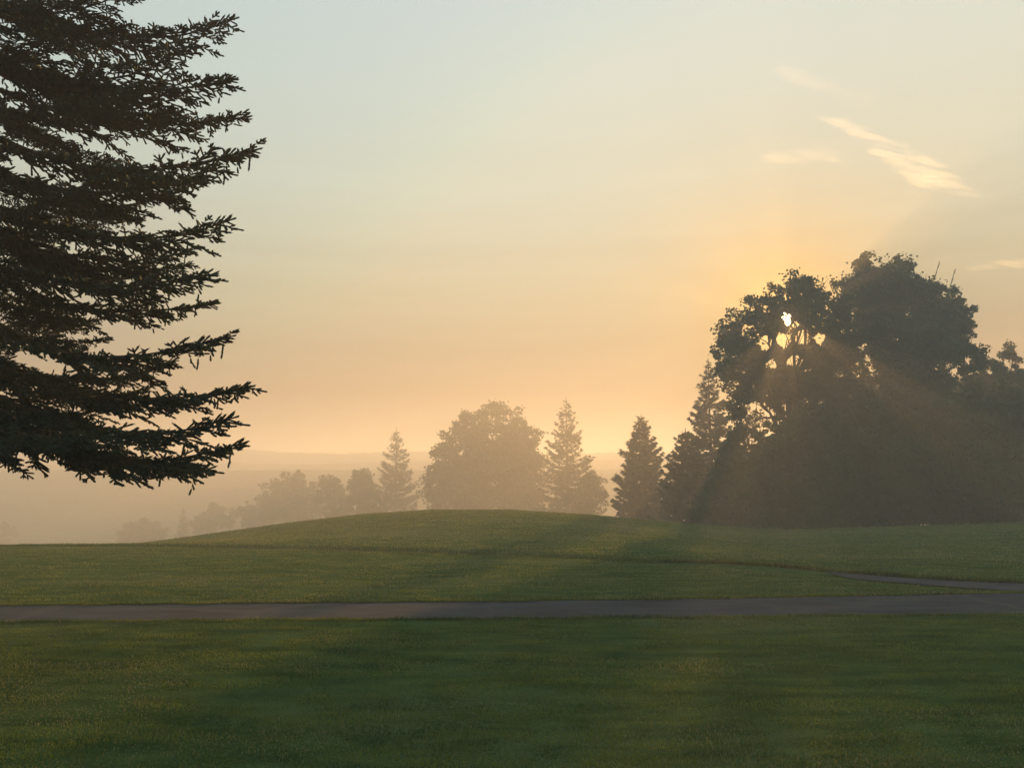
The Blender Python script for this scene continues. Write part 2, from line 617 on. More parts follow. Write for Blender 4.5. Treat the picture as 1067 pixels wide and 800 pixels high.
def broadleaf(label, base, lobes, n_clumps, per, clump_r, leaf, group, cat='tree', name='maple_tree', mat='maple',
              trunk_r=0.35, sun_hole=None, cull=0.0, fork=0.35, dead=(), shell=(0.35, 1.08), noise_s=0.5, squash=0.75):
    """lobes: (centre xyz, radii xyz) in world space; a trunk from base, limbs to the lobes and twigs to the leaf clumps"""
    base = np.asarray(base, float)
    root = empty(name, base)
    tag(root, label, cat, group)
    tb, cb = MB(), MB()
    lb = tb                                              # the limbs grow out of the trunk: one mesh
    cen = np.array([c for c, r in lobes], float)
    rad = np.array([r for c, r in lobes], float)
    top = cen.mean(0)
    hgt = (cen[:, 2] + rad[:, 2]).max() - base[2]
    fz = base[2] + hgt * fork
    n = 9
    t = np.linspace(0, 1, n)[:, None]
    tip = np.array([base[0] * 0.6 + top[0] * 0.4, base[1] * 0.6 + top[1] * 0.4, fz + hgt * 0.18])
    tp = base + (tip - base) * t + rng.normal(0, trunk_r * 0.25, (n, 3)) * np.sin(math.pi * t) * np.array([1, 1, 0])
    tp[0, 2] -= 0.4
    tr = trunk_r * (1 - 0.45 * t[:, 0])
    tr[0] *= 1.5
    tr[1] *= 1.15
    tb.tube(tp - base, tr, 10)
    # clump centres inside the lobes
    vol = rad.prod(1)
    pick = rng.choice(len(lobes), n_clumps, p=vol / vol.sum())
    d = rand_dirs(n_clumps)
    rr = rng.uniform(shell[0] ** 2, shell[1] ** 2, n_clumps) ** 0.5
    cc = cen[pick] + d * rad[pick] * rr[:, None]
    # limbs
    for c, r in zip(cen, rad):
        s = tp[rng.integers(n // 2, n)]
        mid = limb(lb, s - base, c - base, trunk_r * 0.42, trunk_r * 0.15, 0.06, 8)
        near = cc[np.argsort(((cc - c) ** 2).sum(1))[:14]]
        for k in range(9):
            e = c + rand_dirs(1)[0] * r * 0.8
            limb(lb, mid[rng.integers(3, 8)], e - base, trunk_r * 0.13, trunk_r * 0.03, 0.04, 6, sides=5)
    # leaves in every clump
    cr = clump_r * rng.uniform(0.55, 1.45, n_clumps)
    k = np.repeat(np.arange(n_clumps), per)
    dd = rand_dirs(len(k))
    r3 = rng.uniform(0.1, 1, len(k)) ** 0.5 * np.where(rng.random(len(k)) < 0.12, rng.uniform(1, 1.7, len(k)), 1)
    P = cc[k] + dd * (cr[k] * r3)[:, None] * np.array([1, 1, squash])
    if cull > 0:
        nz = vnoise(P * noise_s + 17.3) * 0.6 + vnoise(P * noise_s * 3.1 + 5.1) * 0.4
        P = P[nz > cull]
    P = P[P[:, 2] > base[2] + 0.1]
    if sun_hole:
        rel = P - EYE
        along = rel @ SUN
        off = rel - along[:, None] * SUN
        wob = 0.55 + 0.5 * vnoise(off * 1.9 + 31) + 0.5 * vnoise(off * 4.3 + 12)
        for (dx, dz, rad_) in sun_hole:
            o2 = off - SX * dx - SZ * dz
            keep = (np.linalg.norm(o2, axis=1) > rad_ * wob) | (rng.random(len(P)) < 0.012)
            P, off, wob = P[keep], off[keep], wob[keep]
    V, f = leaf_faces(P - base, leaf)
    cb.add(V, f)
    tb.build('trunk', M['bark'], root, True)
    cb.build('crown', M[mat], root)
    for (p0, p1, r) in dead:
        db = MB()
        pts = limb(db, np.asarray(p0) - base, np.asarray(p1) - base, r, r * 0.35, 0.0, 8, 0.05)
        for q in (4, 5, 6):
            e = pts[q] + (pts[-1] - pts[0]) * 0.12 + rng.normal(0, 0.1, 3)
            limb(db, pts[q], e, r * 0.4, r * 0.2, 0, 4, 0.05, 4)
        o = db.build('dead_branch', M['dead'], root, True)
        o['label'] = 'bare dead branch poking out of the crown top'
    return root


def lobe(px, py, Y, rx, rz, ry=None):
    """ellipsoid at a photo position and distance; radii given in metres through the photo's pixels at that distance"""
    k = Y / F
    return at(px, py, Y), (rx * k, (ry if ry else (rx + rz) / 2) * k, rz * k)


def conifer(label, px, py_top, Y, half_px, group, base_z=None, name='spruce_tree', whorl=0.55, open_=0.3, spray=0.5,
            power=0.85, low=0.06, dens=1.0, up=0.25, cat='tree', cull=0.0):
    top = at(px, py_top, Y)
    gz = float(height(top[0], top[1])) if base_z is None else base_z
    base = np.array([top[0], top[1], gz])
    H = top[2] - gz
    R = half_px * Y / F
    root = empty(name, base)
    tag(root, label, cat, group)
    tb, cb = MB(), MB()
    lb = tb                                              # the boughs grow out of the trunk: one mesh
    t = np.linspace(0, 1, 14)
    wob = np.cumsum(rng.normal(0, 0.03, (14, 2)), 0) * (t * (1 - t) * 4)[:, None]
    sp = np.stack([wob[:, 0], wob[:, 1], t * H - 0.3 * (t == 0)], -1)
    tb.tube(sp, np.maximum(0.018 * H * (1 - t), 0.02), 8)
    z = low * H
    P, Dv, S = [], [], []
    while z < H * 0.985:
        u = z / H
        L0 = R * (1 - u) ** power * (1.0 if u > 0.12 else 0.6 + 0.4 * u / 0.12) + 0.12
        nb = int(rng.integers(5, 8) * (1 if u < 0.8 else 0.8))
        a0 = rng.uniform(0, 6.28)
        for k in range(nb):
            a = a0 + k * 6.283 / nb + rng.normal(0, 0.25)
            L = L0 * rng.uniform(0.62, 1.12)
            zz = z + rng.normal(0, whorl * 0.2)
            dr = (0.55 * u - 0.28) + rng.normal(0, 0.08)          # droop low down, rise near the top
            m = 7
            s = np.linspace(0, 1, m)
            rx = L * s
            rz = L * (dr * s + up * s ** 3 - 0.12 * s * (1 - s))
            pts = np.stack([rx * math.cos(a), rx * math.sin(a), zz + rz], -1)
            c0 = np.array([np.interp(zz, sp[:, 2], sp[:, 0]), np.interp(zz, sp[:, 2], sp[:, 1]), 0])
            pts = pts + c0
            lb.tube(pts, np.maximum(0.012 * L * (1 - s), 0.008), 4)
            ns = max(4, int(L / spray * 9 * dens))
            q = rng.uniform(0.08, 1.0, ns) ** 0.8
            bp = np.stack([np.interp(q, s, pts[:, i]) for i in range(3)], -1)
            side = np.array([-math.sin(a), math.cos(a), 0])
            w = L * 0.33 * (1 - q) ** 0.7 + 0.08
            off = rng.uniform(-1, 1, ns) * w
            bp = bp + side * off[:, None]
            bp[:, 2] -= np.abs(off) * 0.25 + rng.uniform(0, spray * 0.35, ns)
            out = np.array([math.cos(a), math.sin(a), 0]) * 0.75 + side * np.sign(off)[:, None] * 0.55
            out[:, 2] += rng.normal(-0.22, 0.22, ns)
            P.append(bp)
            Dv.append(out)
            S.append(np.full(ns, spray) * (0.45 + 0.55 * min(1, L / (0.5 * R + 0.1))))
        z += whorl * rng.uniform(0.75, 1.25) * (1 - 0.45 * u)
    P, Dv, S = np.concatenate(P), np.concatenate(Dv), np.concatenate(S)
    if cull > 0:
        k = vnoise(P * 0.7 + 3.7) > cull
        P, Dv, S = P[k], Dv[k], S[k]
    n = len(P)
    Dv /= np.linalg.norm(Dv, axis=1)[:, None]
    S = S * rng.uniform(0.6, 1.3, n)
    nrm = np.array([0, 0, 1.0]) + rng.normal(0, 0.45, (n, 3))
    b = np.cross(nrm, Dv)
    b /= np.linalg.norm(b, axis=1)[:, None] + 1e-9
    n2 = np.cross(Dv, b)
    # each spray: a kite with a hanging fold
    V = np.stack([P - Dv * S[:, None] * 0.3, P + b * S[:, None] * 0.28 - n2 * S[:, None] * 0.1, P + Dv * S[:, None] * 0.7, P - b * S[:, None] * 0.28 - n2 * S[:, None] * 0.1], 1)
    i = np.arange(n)[:, None] * 4
    cb.add(V.reshape(-1, 3), np.concatenate([i + np.array([[0, 1, 2]]), i + np.array([[0, 2, 3]])]))
    # leader
    cb.tube(np.array([[0, 0, H * 0.95], [0, 0, H + 0.25]]) + np.append(sp[-1, :2], 0), [0.10, 0.03], 5)
    tb.build('trunk', M['bark'], root, True)
    cb.build('crown', M['conifer'], root)
    return root


def ground_at(px, Y):
    p = at(px, 500, Y)
    return np.array([p[0], p[1], float(height(p[0], p[1]))])


# ------------------------------------------------------------------ the big stand on the right
# gaps in the crown along the sun's direction: (sideways m, up m, radius m)
HOLES = [(0, 0, 0.5), (0.15, -0.55, 0.45), (0.85, -0.9, 0.42), (-0.35, -2.4, 0.75), (1.55, -2.2, 0.8), (-2.2, -2.6, 0.75),
         (0.7, -4.7, 0.7), (3.3, -2.5, 0.65), (-1.6, -4.9, 0.6)]
G_BIG = 'trees of the dark stand on the right'
k80 = 80 / F
broadleaf('tall round maple with the sun shining through a gap in its crown', ground_at(828, 80),
          [lobe(800, 345, 80, 40, 36), lobe(838, 318, 80, 38, 34), lobe(775, 372, 80, 30, 34), lobe(862, 350, 81, 34, 44),
           lobe(820, 385, 81, 44, 36), lobe(786, 410, 80, 30, 26), lobe(850, 420, 80, 46, 40), lobe(765, 350, 80, 20, 18), lobe(855, 300, 80, 18, 14), lobe(786, 438, 80, 22, 14)],
          1000, 110, 0.78, 0.36, G_BIG, trunk_r=0.5,
          sun_hole=HOLES, cull=0.44)
broadleaf('tallest broad maple with two bare dead branches at its top', ground_at(932, 85),
          [lobe(915, 312, 85, 46, 44), lobe(955, 325, 86, 44, 40), lobe(900, 345, 85, 40, 44), lobe(978, 362, 85, 38, 40),
           lobe(935, 375, 84, 56, 50), lobe(990, 335, 86, 24, 26), lobe(905, 292, 85, 30, 24), lobe(940, 292, 85, 26, 20),
           lobe(1000, 400, 85, 28, 30), lobe(960, 420, 85, 60, 40), lobe(972, 310, 85, 22, 18)],
          1350, 115, 0.82, 0.38, G_BIG, trunk_r=0.6, cull=0.48, sun_hole=HOLES,
          dead=[(at(958, 335, 85.5), at(979, 272, 85.5), 0.09), (at(980, 335, 86), at(996, 280, 86), 0.09)])
broadleaf('dark bushy tree filling the gap below the sunlit maple', ground_at(800, 74),
          [lobe(816, 495, 74, 40, 46), lobe(800, 525, 74, 34, 36), lobe(840, 478, 74, 40, 50), lobe(820, 535, 74, 60, 36)],
          600, 110, 0.85, 0.45, G_BIG, name='understory_tree', mat='bush', sun_hole=HOLES, cull=0.32, trunk_r=0.25, fork=0.2)
broadleaf('dark dense tree below the tallest maple crown', ground_at(905, 75),
          [lobe(895, 470, 75, 55, 58), lobe(945, 470, 75, 50, 60), lobe(905, 530, 75, 70, 40), lobe(880, 550, 75, 70, 14), lobe(868, 505, 75, 30, 50)],
          750, 110, 0.85, 0.45, G_BIG, name='understory_tree', mat='bush', sun_hole=HOLES, cull=0.32, trunk_r=0.3, fork=0.2)
broadleaf('dark sprawling tree at the right edge below the small spiky one', ground_at(1015, 74),
          [lobe(1000, 470, 74, 50, 56), lobe(1045, 452, 74, 46, 50), lobe(1030, 525, 74, 75, 45), lobe(1085, 470, 74, 46, 60), lobe(985, 520, 74, 40, 40)],
          850, 110, 0.85, 0.45, G_BIG, name='understory_tree', mat='bush', sun_hole=HOLES, cull=0.32, trunk_r=0.3, fork=0.2)
broadleaf('thin topped small tree rising at the right edge of the stand', ground_at(1046, 90),
          [lobe(1033, 392, 90, 15, 24), lobe(1050, 388, 90, 13, 24), lobe(1056, 372, 90, 7, 14), lobe(1045, 420, 90, 34, 26), lobe(1072, 402, 90, 20, 22), lobe(1062, 450, 90, 46, 40)],
          420, 90, 0.6, 0.34, G_BIG, name='young_maple_tree', trunk_r=0.25, cull=0.18)
broadleaf('large leafy tree added past the right edge to block the sun', ground_at(1160, 78),  # unseen tree, made tall to keep sun off the haze at the right
          [lobe(1155, 420, 80, 60, 60), lobe(1185, 350, 80, 66, 70), lobe(1225, 400, 80, 60, 70), lobe(1180, 490, 80, 80, 60), lobe(1130, 480, 80, 40, 60)],
          800, 120, 1.1, 0.55, G_BIG, trunk_r=0.4)
broadleaf('leafy tree added behind the thin topped one to block low sun', ground_at(1030, 104),  # added behind the stand to stop low sun rays coming through
          [lobe(1020, 430, 104, 50, 34), lobe(1062, 425, 104, 44, 34), lobe(1035, 480, 104, 75, 50), lobe(985, 460, 104, 40, 40)],
          420, 110, 1.1, 0.6, G_BIG, trunk_r=0.3, fork=0.2, cull=0.25)
conifer('dense dark spruce standing at the left end of the stand', 668, 433, 108, 42, G_BIG, whorl=0.6, spray=0.75, dens=1.9, power=0.68)
conifer('tall pointed spruce just left of the sunlit maple', 738, 375, 100, 46, G_BIG, whorl=0.75, spray=0.75, dens=1.5, power=0.78)
conifer('short bushy spruce in front of the tall pointed spruce', 714, 448, 88, 42, G_BIG, whorl=0.5, spray=0.65, dens=1.9, power=0.62)

broadleaf('narrow dark leafy tree between the spruces and the sunlit maple', ground_at(768, 77),
          [lobe(766, 505, 77, 24, 40), lobe(772, 470, 77, 15, 28), lobe(752, 535, 77, 20, 22), lobe(785, 520, 77, 22, 40)],
          330, 80, 0.7, 0.42, G_BIG, name='understory_tree', mat='bush', cull=0.33, trunk_r=0.18, fork=0.2)
# ------------------------------------------------------------------ trees on the slope behind the mound
G_MID = 'hazy trees behind the mound'
conifer('tall open spruce with separate tiers right of the round hazy tree', 590, 414, 168, 55, G_MID, whorl=1.29, spray=1.01, dens=1.3, power=0.85)
conifer('hazy spruce left of the round hazy tree', 413, 445, 202, 45, G_MID, whorl=1.23, spray=1.01, dens=1.1, power=0.85)
broadleaf('wide round hazy tree between two pointed spruces', ground_at(506, 185),
          [lobe(514, 458, 185, 44, 34), lobe(485, 480, 185, 34, 34), lobe(538, 482, 185, 28, 38), lobe(505, 510, 185, 58, 40), lobe(460, 505, 185, 14, 36), lobe(548, 505, 185, 20, 36)],
          840, 82, 1.54, 0.75, G_MID, trunk_r=0.45, cull=0.34)
broadleaf('small rounded bush at the foot of the tall open spruce', ground_at(615, 157),
          [lobe(617, 512, 157, 14, 22), lobe(606, 525, 157, 14, 18)], 120, 71, 0.81, 0.50, G_MID, cat='bush', name='bush', mat='bush', trunk_r=0.12, fork=0.15)
broadleaf('small hazy tree just left of the left hazy spruce', ground_at(376, 207),
          [lobe(376, 505, 207, 11, 18), lobe(382, 522, 207, 18, 20)], 140, 66, 0.97, 0.70, G_MID, mat='bush', name='small_tree', trunk_r=0.15, fork=0.25)
broadleaf('low hazy tree between the broad valley tree and the small one', ground_at(344, 218),
          [lobe(343, 514, 218, 13, 18), lobe(352, 526, 218, 16, 16)], 120, 66, 1.05, 0.70, G_MID, mat='bush', name='small_tree', trunk_r=0.15, fork=0.25)
broadleaf('broad flat topped hazy tree down the valley slope', ground_at(303, 241),
          [lobe(305, 510, 241, 24, 18), lobe(290, 520, 241, 18, 20), lobe(318, 525, 241, 20, 24), lobe(303, 535, 241, 30, 22)],
          260, 66, 1.29, 0.86, G_MID, trunk_r=0.25, fork=0.25)
broadleaf('low hazy tree next to the left side of the flat topped one', ground_at(264, 252),
          [lobe(262, 536, 252, 14, 14), lobe(275, 538, 252, 12, 20)], 120, 60, 1.13, 0.86, G_MID, mat='bush', name='small_tree', trunk_r=0.15, fork=0.25)
conifer('small faint pointed tree in the mist left of a twin topped tree', 191, 529, 263, 10, G_MID, whorl=1.01, spray=0.90, dens=1.2, name='small_spruce_tree')
broadleaf('faint twin topped tree in the mist on the mound flank', ground_at(228, 263),
          [lobe(224, 538, 263, 10, 12), lobe(238, 540, 263, 9, 12), lobe(212, 546, 263, 12, 10)], 120, 60, 1.05, 0.86, G_MID, mat='bush', name='small_tree', trunk_r=0.12, fork=0.25)
broadleaf('faint dome shaped bush in the valley mist behind the lawn edge', ground_at(149, 263),
          [lobe(150, 556, 263, 22, 14), lobe(138, 560, 263, 14, 14), lobe(162, 560, 263, 12, 12)], 180, 60, 1.13, 0.86, G_MID, cat='bush', name='bush', mat='bush', trunk_r=0.12, fork=0.15)
broadleaf('faint pale bush in the mist at the left edge', ground_at(4, 274),
          [lobe(3, 556, 274, 11, 11), lobe(-12, 560, 274, 14, 12)], 100, 60, 1.13, 0.86, G_MID, cat='bush', name='bush', mat='bush', trunk_r=0.12, fork=0.15)

# ------------------------------------------------------------------ the near spruce at the left edge


def spruce_branch(name, L, seed, dens=1.0):
    """a drooping spruce limb along +X from the origin: flat sprays of side twigs set with needle-covered shoots"""
    r = np.random.default_rng(seed)
    m = 12
    s = np.linspace(0, 1, m)
    main = np.stack([L * s, 0.10 * L * np.sin(s * 3 + r.uniform(0, 6)) * s * 0.6,
                     L * (-0.08 * s - r.uniform(0.04, 0.16) * np.sin(math.pi * s * 0.9) + r.uniform(0.0, 0.10) * s ** 4)], -1)
    main += np.cumsum(r.normal(0, 0.012, (m, 3)), 0)
    b = MB()
    b.tube(main, 0.032 * (1 - 0.86 * s) * L / 4 + 0.004, 6)
    SP, SD, SL = [], [], []

    def along(pts, q):
        ss = np.linspace(0, 1, len(pts))
        return np.stack([np.interp(q, ss, pts[:, i]) for i in range(3)], -1)

    q = 0.12
    side = 1
    while q < 0.985:
        p = along(main, np.array([q]))[0]
        d0 = along(main, np.array([min(q + 0.03, 1)]))[0] - along(main, np.array([q - 0.03]))[0]
        d0 /= np.linalg.norm(d0)
        rem = (1 - q) * L
        l2 = min(0.20 + 0.40 * rem, 0.95) * r.uniform(0.5, 1.2) * min(1, 0.45 + q * 2.0)
        if r.random() < 0.05:
            l2 *= 0.3
        ang = r.uniform(0.55, 1.0)
        sv = np.cross(np.array([0, 0, 1.0]), d0)
        sv /= np.linalg.norm(sv)
        d2 = d0 * math.cos(ang) + sv * side * math.sin(ang)
        d2[2] += r.normal(-0.07, 0.13)
        d2 /= np.linalg.norm(d2)
        k = 7
        t2 = np.linspace(0, 1, k)[:, None]
        tw = p + d2 * l2 * t2 + d0 * l2 * 0.18 * t2 ** 2 + np.array([0, 0, -0.20]) * l2 * t2 ** 1.6 * r.uniform(-0.1, 1.1)
        b.tube(tw, 0.010 * (1 - 0.75 * t2[:, 0]) * (0.5 + l2 * 0.6), 4)
        # shoots on the twig
        step = 0.060 / dens
        for w in np.arange(0.10, l2, step):
            f = w / l2
            pp = along(tw, np.array([f]))[0]
            dd = along(tw, np.array([min(f + 0.05, 1)]))[0] - along(tw, np.array([max(f - 0.05, 0)]))[0]
            dd /= np.linalg.norm(dd) + 1e-9
            for sg in (-1, 1):
                if r.random() < 0.14:
                    continue
                s3 = np.cross(dd, np.array([0, 0, 1.0]))
                s3 /= np.linalg.norm(s3) + 1e-9
                a3 = r.uniform(0.5, 1.0)
                d3 = dd * math.cos(a3) + s3 * sg * math.sin(a3)
                d3[2] += r.normal(0.0, 0.30)
                d3 /= np.linalg.norm(d3)
                l3 = (0.09 + 0.14 * min(1, (l2 - w) / 0.4)) * r.uniform(0.6, 1.3)
                SP.append(pp), SD.append(d3), SL.append(l3)
                if l3 > 0.13 and r.random() < 0.6:          # a side shoot on the shoot
                    for sg2 in (-1, 1):
                        d4 = d3 * 0.75 + np.cross(d3, np.array([0, 0, 1.0])) * sg2 * 0.6
                        d4[2] += r.normal(0.0, 0.28)
                        SP.append(pp + d3 * l3 * 0.45), SD.append(d4 / np.linalg.norm(d4)), SL.append(l3 * r.uniform(0.4, 0.65))
        SP.append(tw[-2]), SD.append((tw[-1] - tw[-3]) / np.linalg.norm(tw[-1] - tw[-3])), SL.append(0.16)
        # sparse hanging twiglets below
        if r.random() < 0.35:
            hl = r.uniform(0.1, 0.3)
            hp = p + d2 * l2 * r.uniform(0.1, 0.6)
            hd = np.array([r.normal(0, 0.3), r.normal(0, 0.3), -1.0])
            hd /= np.linalg.norm(hd)
            b.tube(np.stack([hp, hp + hd * hl]), [0.004, 0.002], 3)
            for g in range(3):
                SP.append(hp + hd * hl * (0.4 + 0.25 * g)), SD.append(hd + r.normal(0, 0.35, 3)), SL.append(0.09)
        side = -side
        q += r.uniform(0.55, 1.3) * 0.095 / L / dens ** 0.5
    # shoots along the limb itself and its leader
    for q in np.arange(0.3, 1.0, 0.05 / L):
        p = along(main, np.array([q]))[0]
        d = np.array([1.0, 0, 0]) * 0.7 + r.normal(0, 0.5, 3)
        SP.append(p), SD.append(d / np.linalg.norm(d)), SL.append(r.uniform(0.06, 0.14))
    dl = (main[-1] - main[-2])
    dl = dl / np.linalg.norm(dl)
    SP.append(main[-1]), SD.append(dl), SL.append(0.13)
    for q in np.arange(0.86, 1.0, 0.012):                    # finger-like shoots all round the end of the limb
        p = along(main, np.array([q]))[0]
        for g in range(2):
            th = r.uniform(0, 6.283)
            d = dl * 0.75 + np.array([0, math.cos(th), 0.8 * math.sin(th)]) * 0.65
            SP.append(p), SD.append(d), SL.append(r.uniform(0.10, 0.22))
    SP, SD, SL = np.array(SP), np.array(SD), np.array(SL)
    SD /= np.linalg.norm(SD, axis=1)[:, None]
    n = len(SP)
    # cores: thin three-sided spindles
    up = np.array([0.13, 0.31, 0.94])
    A = np.cross(SD, up)
    A /= np.linalg.norm(A, axis=1)[:, None]
    B = np.cross(SD, A)
    vs = []
    rc = 0.017
    for fr, rr in ((0.0, 0.7), (0.85, 1.0)):
        for k in range(3):
            th = k * 2.094
            vs.append(SP + SD * (SL * fr)[:, None] + (A * math.cos(th) + B * math.sin(th)) * rc * rr)
    vs.append(SP + SD * SL[:, None])
    V = np.stack(vs, 1).reshape(-1, 3)
    i = np.arange(n)[:, None] * 7
    tri = []
    for k in range(3):
        k2 = (k + 1) % 3
        tri += [[k, k2, 3 + k2], [k, 3 + k2, 3 + k], [3 + k, 3 + k2, 6]]
    b.add(V, np.concatenate([i + np.array([t]) for t in tri]), 1)
    # needles
    cnt = np.maximum(5, (SL / 0.0075).astype(int))
    k = np.repeat(np.arange(n), cnt)
    fr = r.uniform(0.02, 1.0, len(k))
    th = r.uniform(0, 6.283, len(k))
    rad = A[k] * np.cos(th)[:, None] + B[k] * np.sin(th)[:, None]
    nd = rad * 0.8 + SD[k] * 0.65
    ln = r.uniform(0.022, 0.036, len(k))
    p0 = SP[k] + SD[k] * (SL[k] * fr)[:, None]
    wv = np.cross(nd, SD[k])
    wv /= np.linalg.norm(wv, axis=1)[:, None] + 1e-9
    wv *= 0.0032
    V = np.stack([p0 - wv, p0 + wv, p0 + nd * ln[:, None]], 1).reshape(-1, 3)
    b.add(V, np.arange(len(k) * 3).reshape(-1, 3), 1)
    return b.data(name, [M['twig'], M['needle']]), main[-1]


SPY = 11.5
sp_base = at(-75, 500, SPY)
sp_base[2] = float(height(sp_base[0], sp_base[1]))
spruce = empty('spruce_tree', sp_base)
tag(spruce, 'near dark spruce with drooping layered branches rising past the top left corner', 'tree')
tb = MB()
tt = np.linspace(0, 1, 24)
SPH = 19.0
tb.tube(np.stack([0.12 * np.sin(tt * 5), 0.1 * np.cos(tt * 4) - 0.1, tt * SPH - 0.3 * (tt == 0)], -1),
        0.30 * (1 - tt) ** 0.85 * (1 + 0.5 * np.exp(-tt * 40)) + 0.012, 14)
tb.build('trunk', M['bark'], spruce, True)
VAR = [spruce_branch('branch_%d' % k, 4.2, 100 + k) for k in range(6)]
for me, _ in VAR:
    me.name = 'spruce_branch'


def add_branch(z, az, length, pitch, k, roll=0.0):
    me, tip = VAR[k % len(VAR)]
    o = bpy.data.objects.new('branch', me)
    COL.objects.link(o)
    o.parent = spruce
    s = length / 4.2
    o.scale = (s, s * random.uniform(0.9, 1.05) * (1 if s > 0.6 else 1.1), s)
    o.location = (0.12 * math.sin(z / SPH * 5), 0.1 * math.cos(z / SPH * 4) - 0.1, z)
    o.rotation_euler = (Matrix.Rotation(az, 3, 'Z') @ Matrix.Rotation(-pitch, 3, 'Y') @ Matrix.Rotation(roll, 3, 'X')).to_euler()
    return o


# limbs whose tips make the outline against the sky: (tip px, tip py, height above tip at the trunk in metres, depth of the tip)
TIPS = [(150, -6, 0.4, 10.6), (248, 27, 0.15, 11.9), (205, 52, 0.3, 11.0), (243, 88, 0.45, 11.3), (258, 126, 0.3, 12.3), (266, 160, 0.45, 11.6), (225, 180, 0.5, 10.8),
        (238, 232, 0.5, 11.4), (200, 262, 0.5, 12.4), (218, 288, 0.55, 11.0), (222, 318, 0.55, 12.2), (236, 352, 0.65, 11.4), (255, 404, 0.75, 11.8), (238, 436, 0.8, 10.9),
        (249, 462, 0.95, 11.5), (214, 490, 1.3, 11.2), (105, 452, 0.9, 9.8), (20, 462, 1.0, 9.6)]
nbr = 0
for j, (px, py, dz, Y) in enumerate(TIPS):
    tipw = at(px - 5, py, Y)
    d = tipw - sp_base
    az = math.atan2(d[1], d[0])
    hor = math.hypot(d[0], d[1])
    me, tl = VAR[j % 6]
    # height at the trunk from which this limb, pitched down, reaches the tip
    slope = -dz / hor
    nat = tl[2] / math.hypot(tl[0], tl[1])
    pitch = math.atan(slope) - math.atan(nat)
    L = math.hypot(hor, dz) / np.linalg.norm(tl) * 4.2
    az -= math.atan2(tl[1], tl[0])
    add_branch(d[2] + dz, az, L, pitch, j)
    nbr += 1
# the rest of the tree
z = 3.9
i = 0
while z < SPH - 0.5 and nbr < 100:
    u = z / SPH
    n = 3
    for k in range(n):
        az = i * 2.39996 + random.uniform(-0.3, 0.3)
        facing = math.cos(az)
        Lm = (4.1 if z < 9.8 else 4.1 * (1 - (z - 9.8) / (SPH - 9.8)) ** 0.8 + 0.3)
        if z < 3.6:
            Lm *= 0.85
        L = Lm * random.uniform(0.55, 0.97) * (0.93 if facing > 0.6 else 1.0)
        add_branch(z + random.uniform(-0.15, 0.15) + 0.3 * (z < 4.4), az, L, random.uniform(-0.16, 0.08) + (0.05 if z < 4.5 else 0), random.randrange(6), random.uniform(-0.35, 0.35))
        nbr += 1
        i += 1
        if nbr >= 100:
            break
    z += 0.42 if z < 10.5 else 0.8

# ------------------------------------------------------------------ clouds: thin ice-cloud sheets high above


def cloud_mat(density):
    m, nt, out = new_mat('ice_cloud')
    v = nt.nodes.new('ShaderNodeVolumePrincipled')
    v.inputs['Color'].default_value = (0.99, 0.99, 0.99, 1)
    v.inputs['Density'].default_value = density
    v.inputs['Anisotropy'].default_value = 0.6
    nt.links.new(v.outputs[0], out.inputs['Volume'])
    return m


def cloud(label, line, alt, density, thick=40.0):
    """line: photo points (x, y, half width in px) carried out to the cloud's altitude; a closed lens with a ragged, streaky thickness"""
    n, w = 220, 91
    ln = np.array(line, float)
    d = np.concatenate([[0], np.cumsum(np.hypot(np.diff(ln[:, 0]), np.diff(ln[:, 1])))])
    q = np.linspace(0, d[-1], n)
    cx, cy, hw = (np.interp(q, d, ln[:, i]) for i in range(3))
    tx, ty = np.gradient(cx), np.gradient(cy)
    l = np.hypot(tx, ty)
    s_ = np.linspace(-1, 1, w)
    PX = cx[:, None] - (ty / l * hw)[:, None] * s_
    PY = cy[:, None] + (tx / l * hw)[:, None] * s_
    Q = np.stack([PX * 0.018 + PY * 0.03, PY * 0.20 - PX * 0.035, 0 * PX + alt * 0.01], -1)
    Q = Q + 0.5 * (vnoise(np.stack([PX * 0.05, PY * 0.08, 0 * PX + 60], -1)) - 0.5)[..., None]
    nz = vnoise(Q) * 0.45 + vnoise(Q * 2.1 + 7) * 0.27 + vnoise(Q * 4.3 + 3) * 0.17 + vnoise(Q * 8.9 + 1) * 0.11
    e = np.clip(np.minimum(np.arange(n), n - 1 - np.arange(n)) / 30.0, 0, 1)[:, None]
    T = thick * np.clip((1 - s_[None, :] ** 2) * e * 0.95 + (nz - 0.64) * 2.2, 0, 1) ** 1.5 * (0.2 + 1.2 * nz ** 2)
    T[0] = T[-1] = 0
    T[:, 0] = T[:, -1] = 0
    V = np.array([[on_plane(PX[i, j], PY[i, j], alt) for j in range(w)] for i in range(n)])
    c = V.reshape(-1, 3).mean(0)
    up, dn = V - c, V - c
    up = up + np.stack([0 * T, 0 * T, T * 0.5 + 0.02], -1)
    dn = dn - np.stack([0 * T, 0 * T, T * 0.5 + 0.02], -1)
    i = np.arange(n - 1)[:, None] * w + np.arange(w - 1)[None, :]
    quad = np.stack([i, i + 1, i + w + 1, i + w], -1).reshape(-1, 4)
    per = np.concatenate([np.arange(w), np.arange(1, n) * w + w - 1, (n - 1) * w + np.arange(w - 2, -1, -1), np.arange(n - 2, 0, -1) * w])
    p2 = np.roll(per, -1)
    b = MB()
    b.add(np.concatenate([up.reshape(-1, 3), dn.reshape(-1, 3)]), np.concatenate([quad[:, ::-1], quad + n * w, np.stack([per, p2, p2 + n * w, per + n * w], -1)]))
    o = b.build('cloud', cloud_mat(density), smooth=False)
    o.location = c
    tag(o, label, 'cloud', 'thin high clouds')
    return o


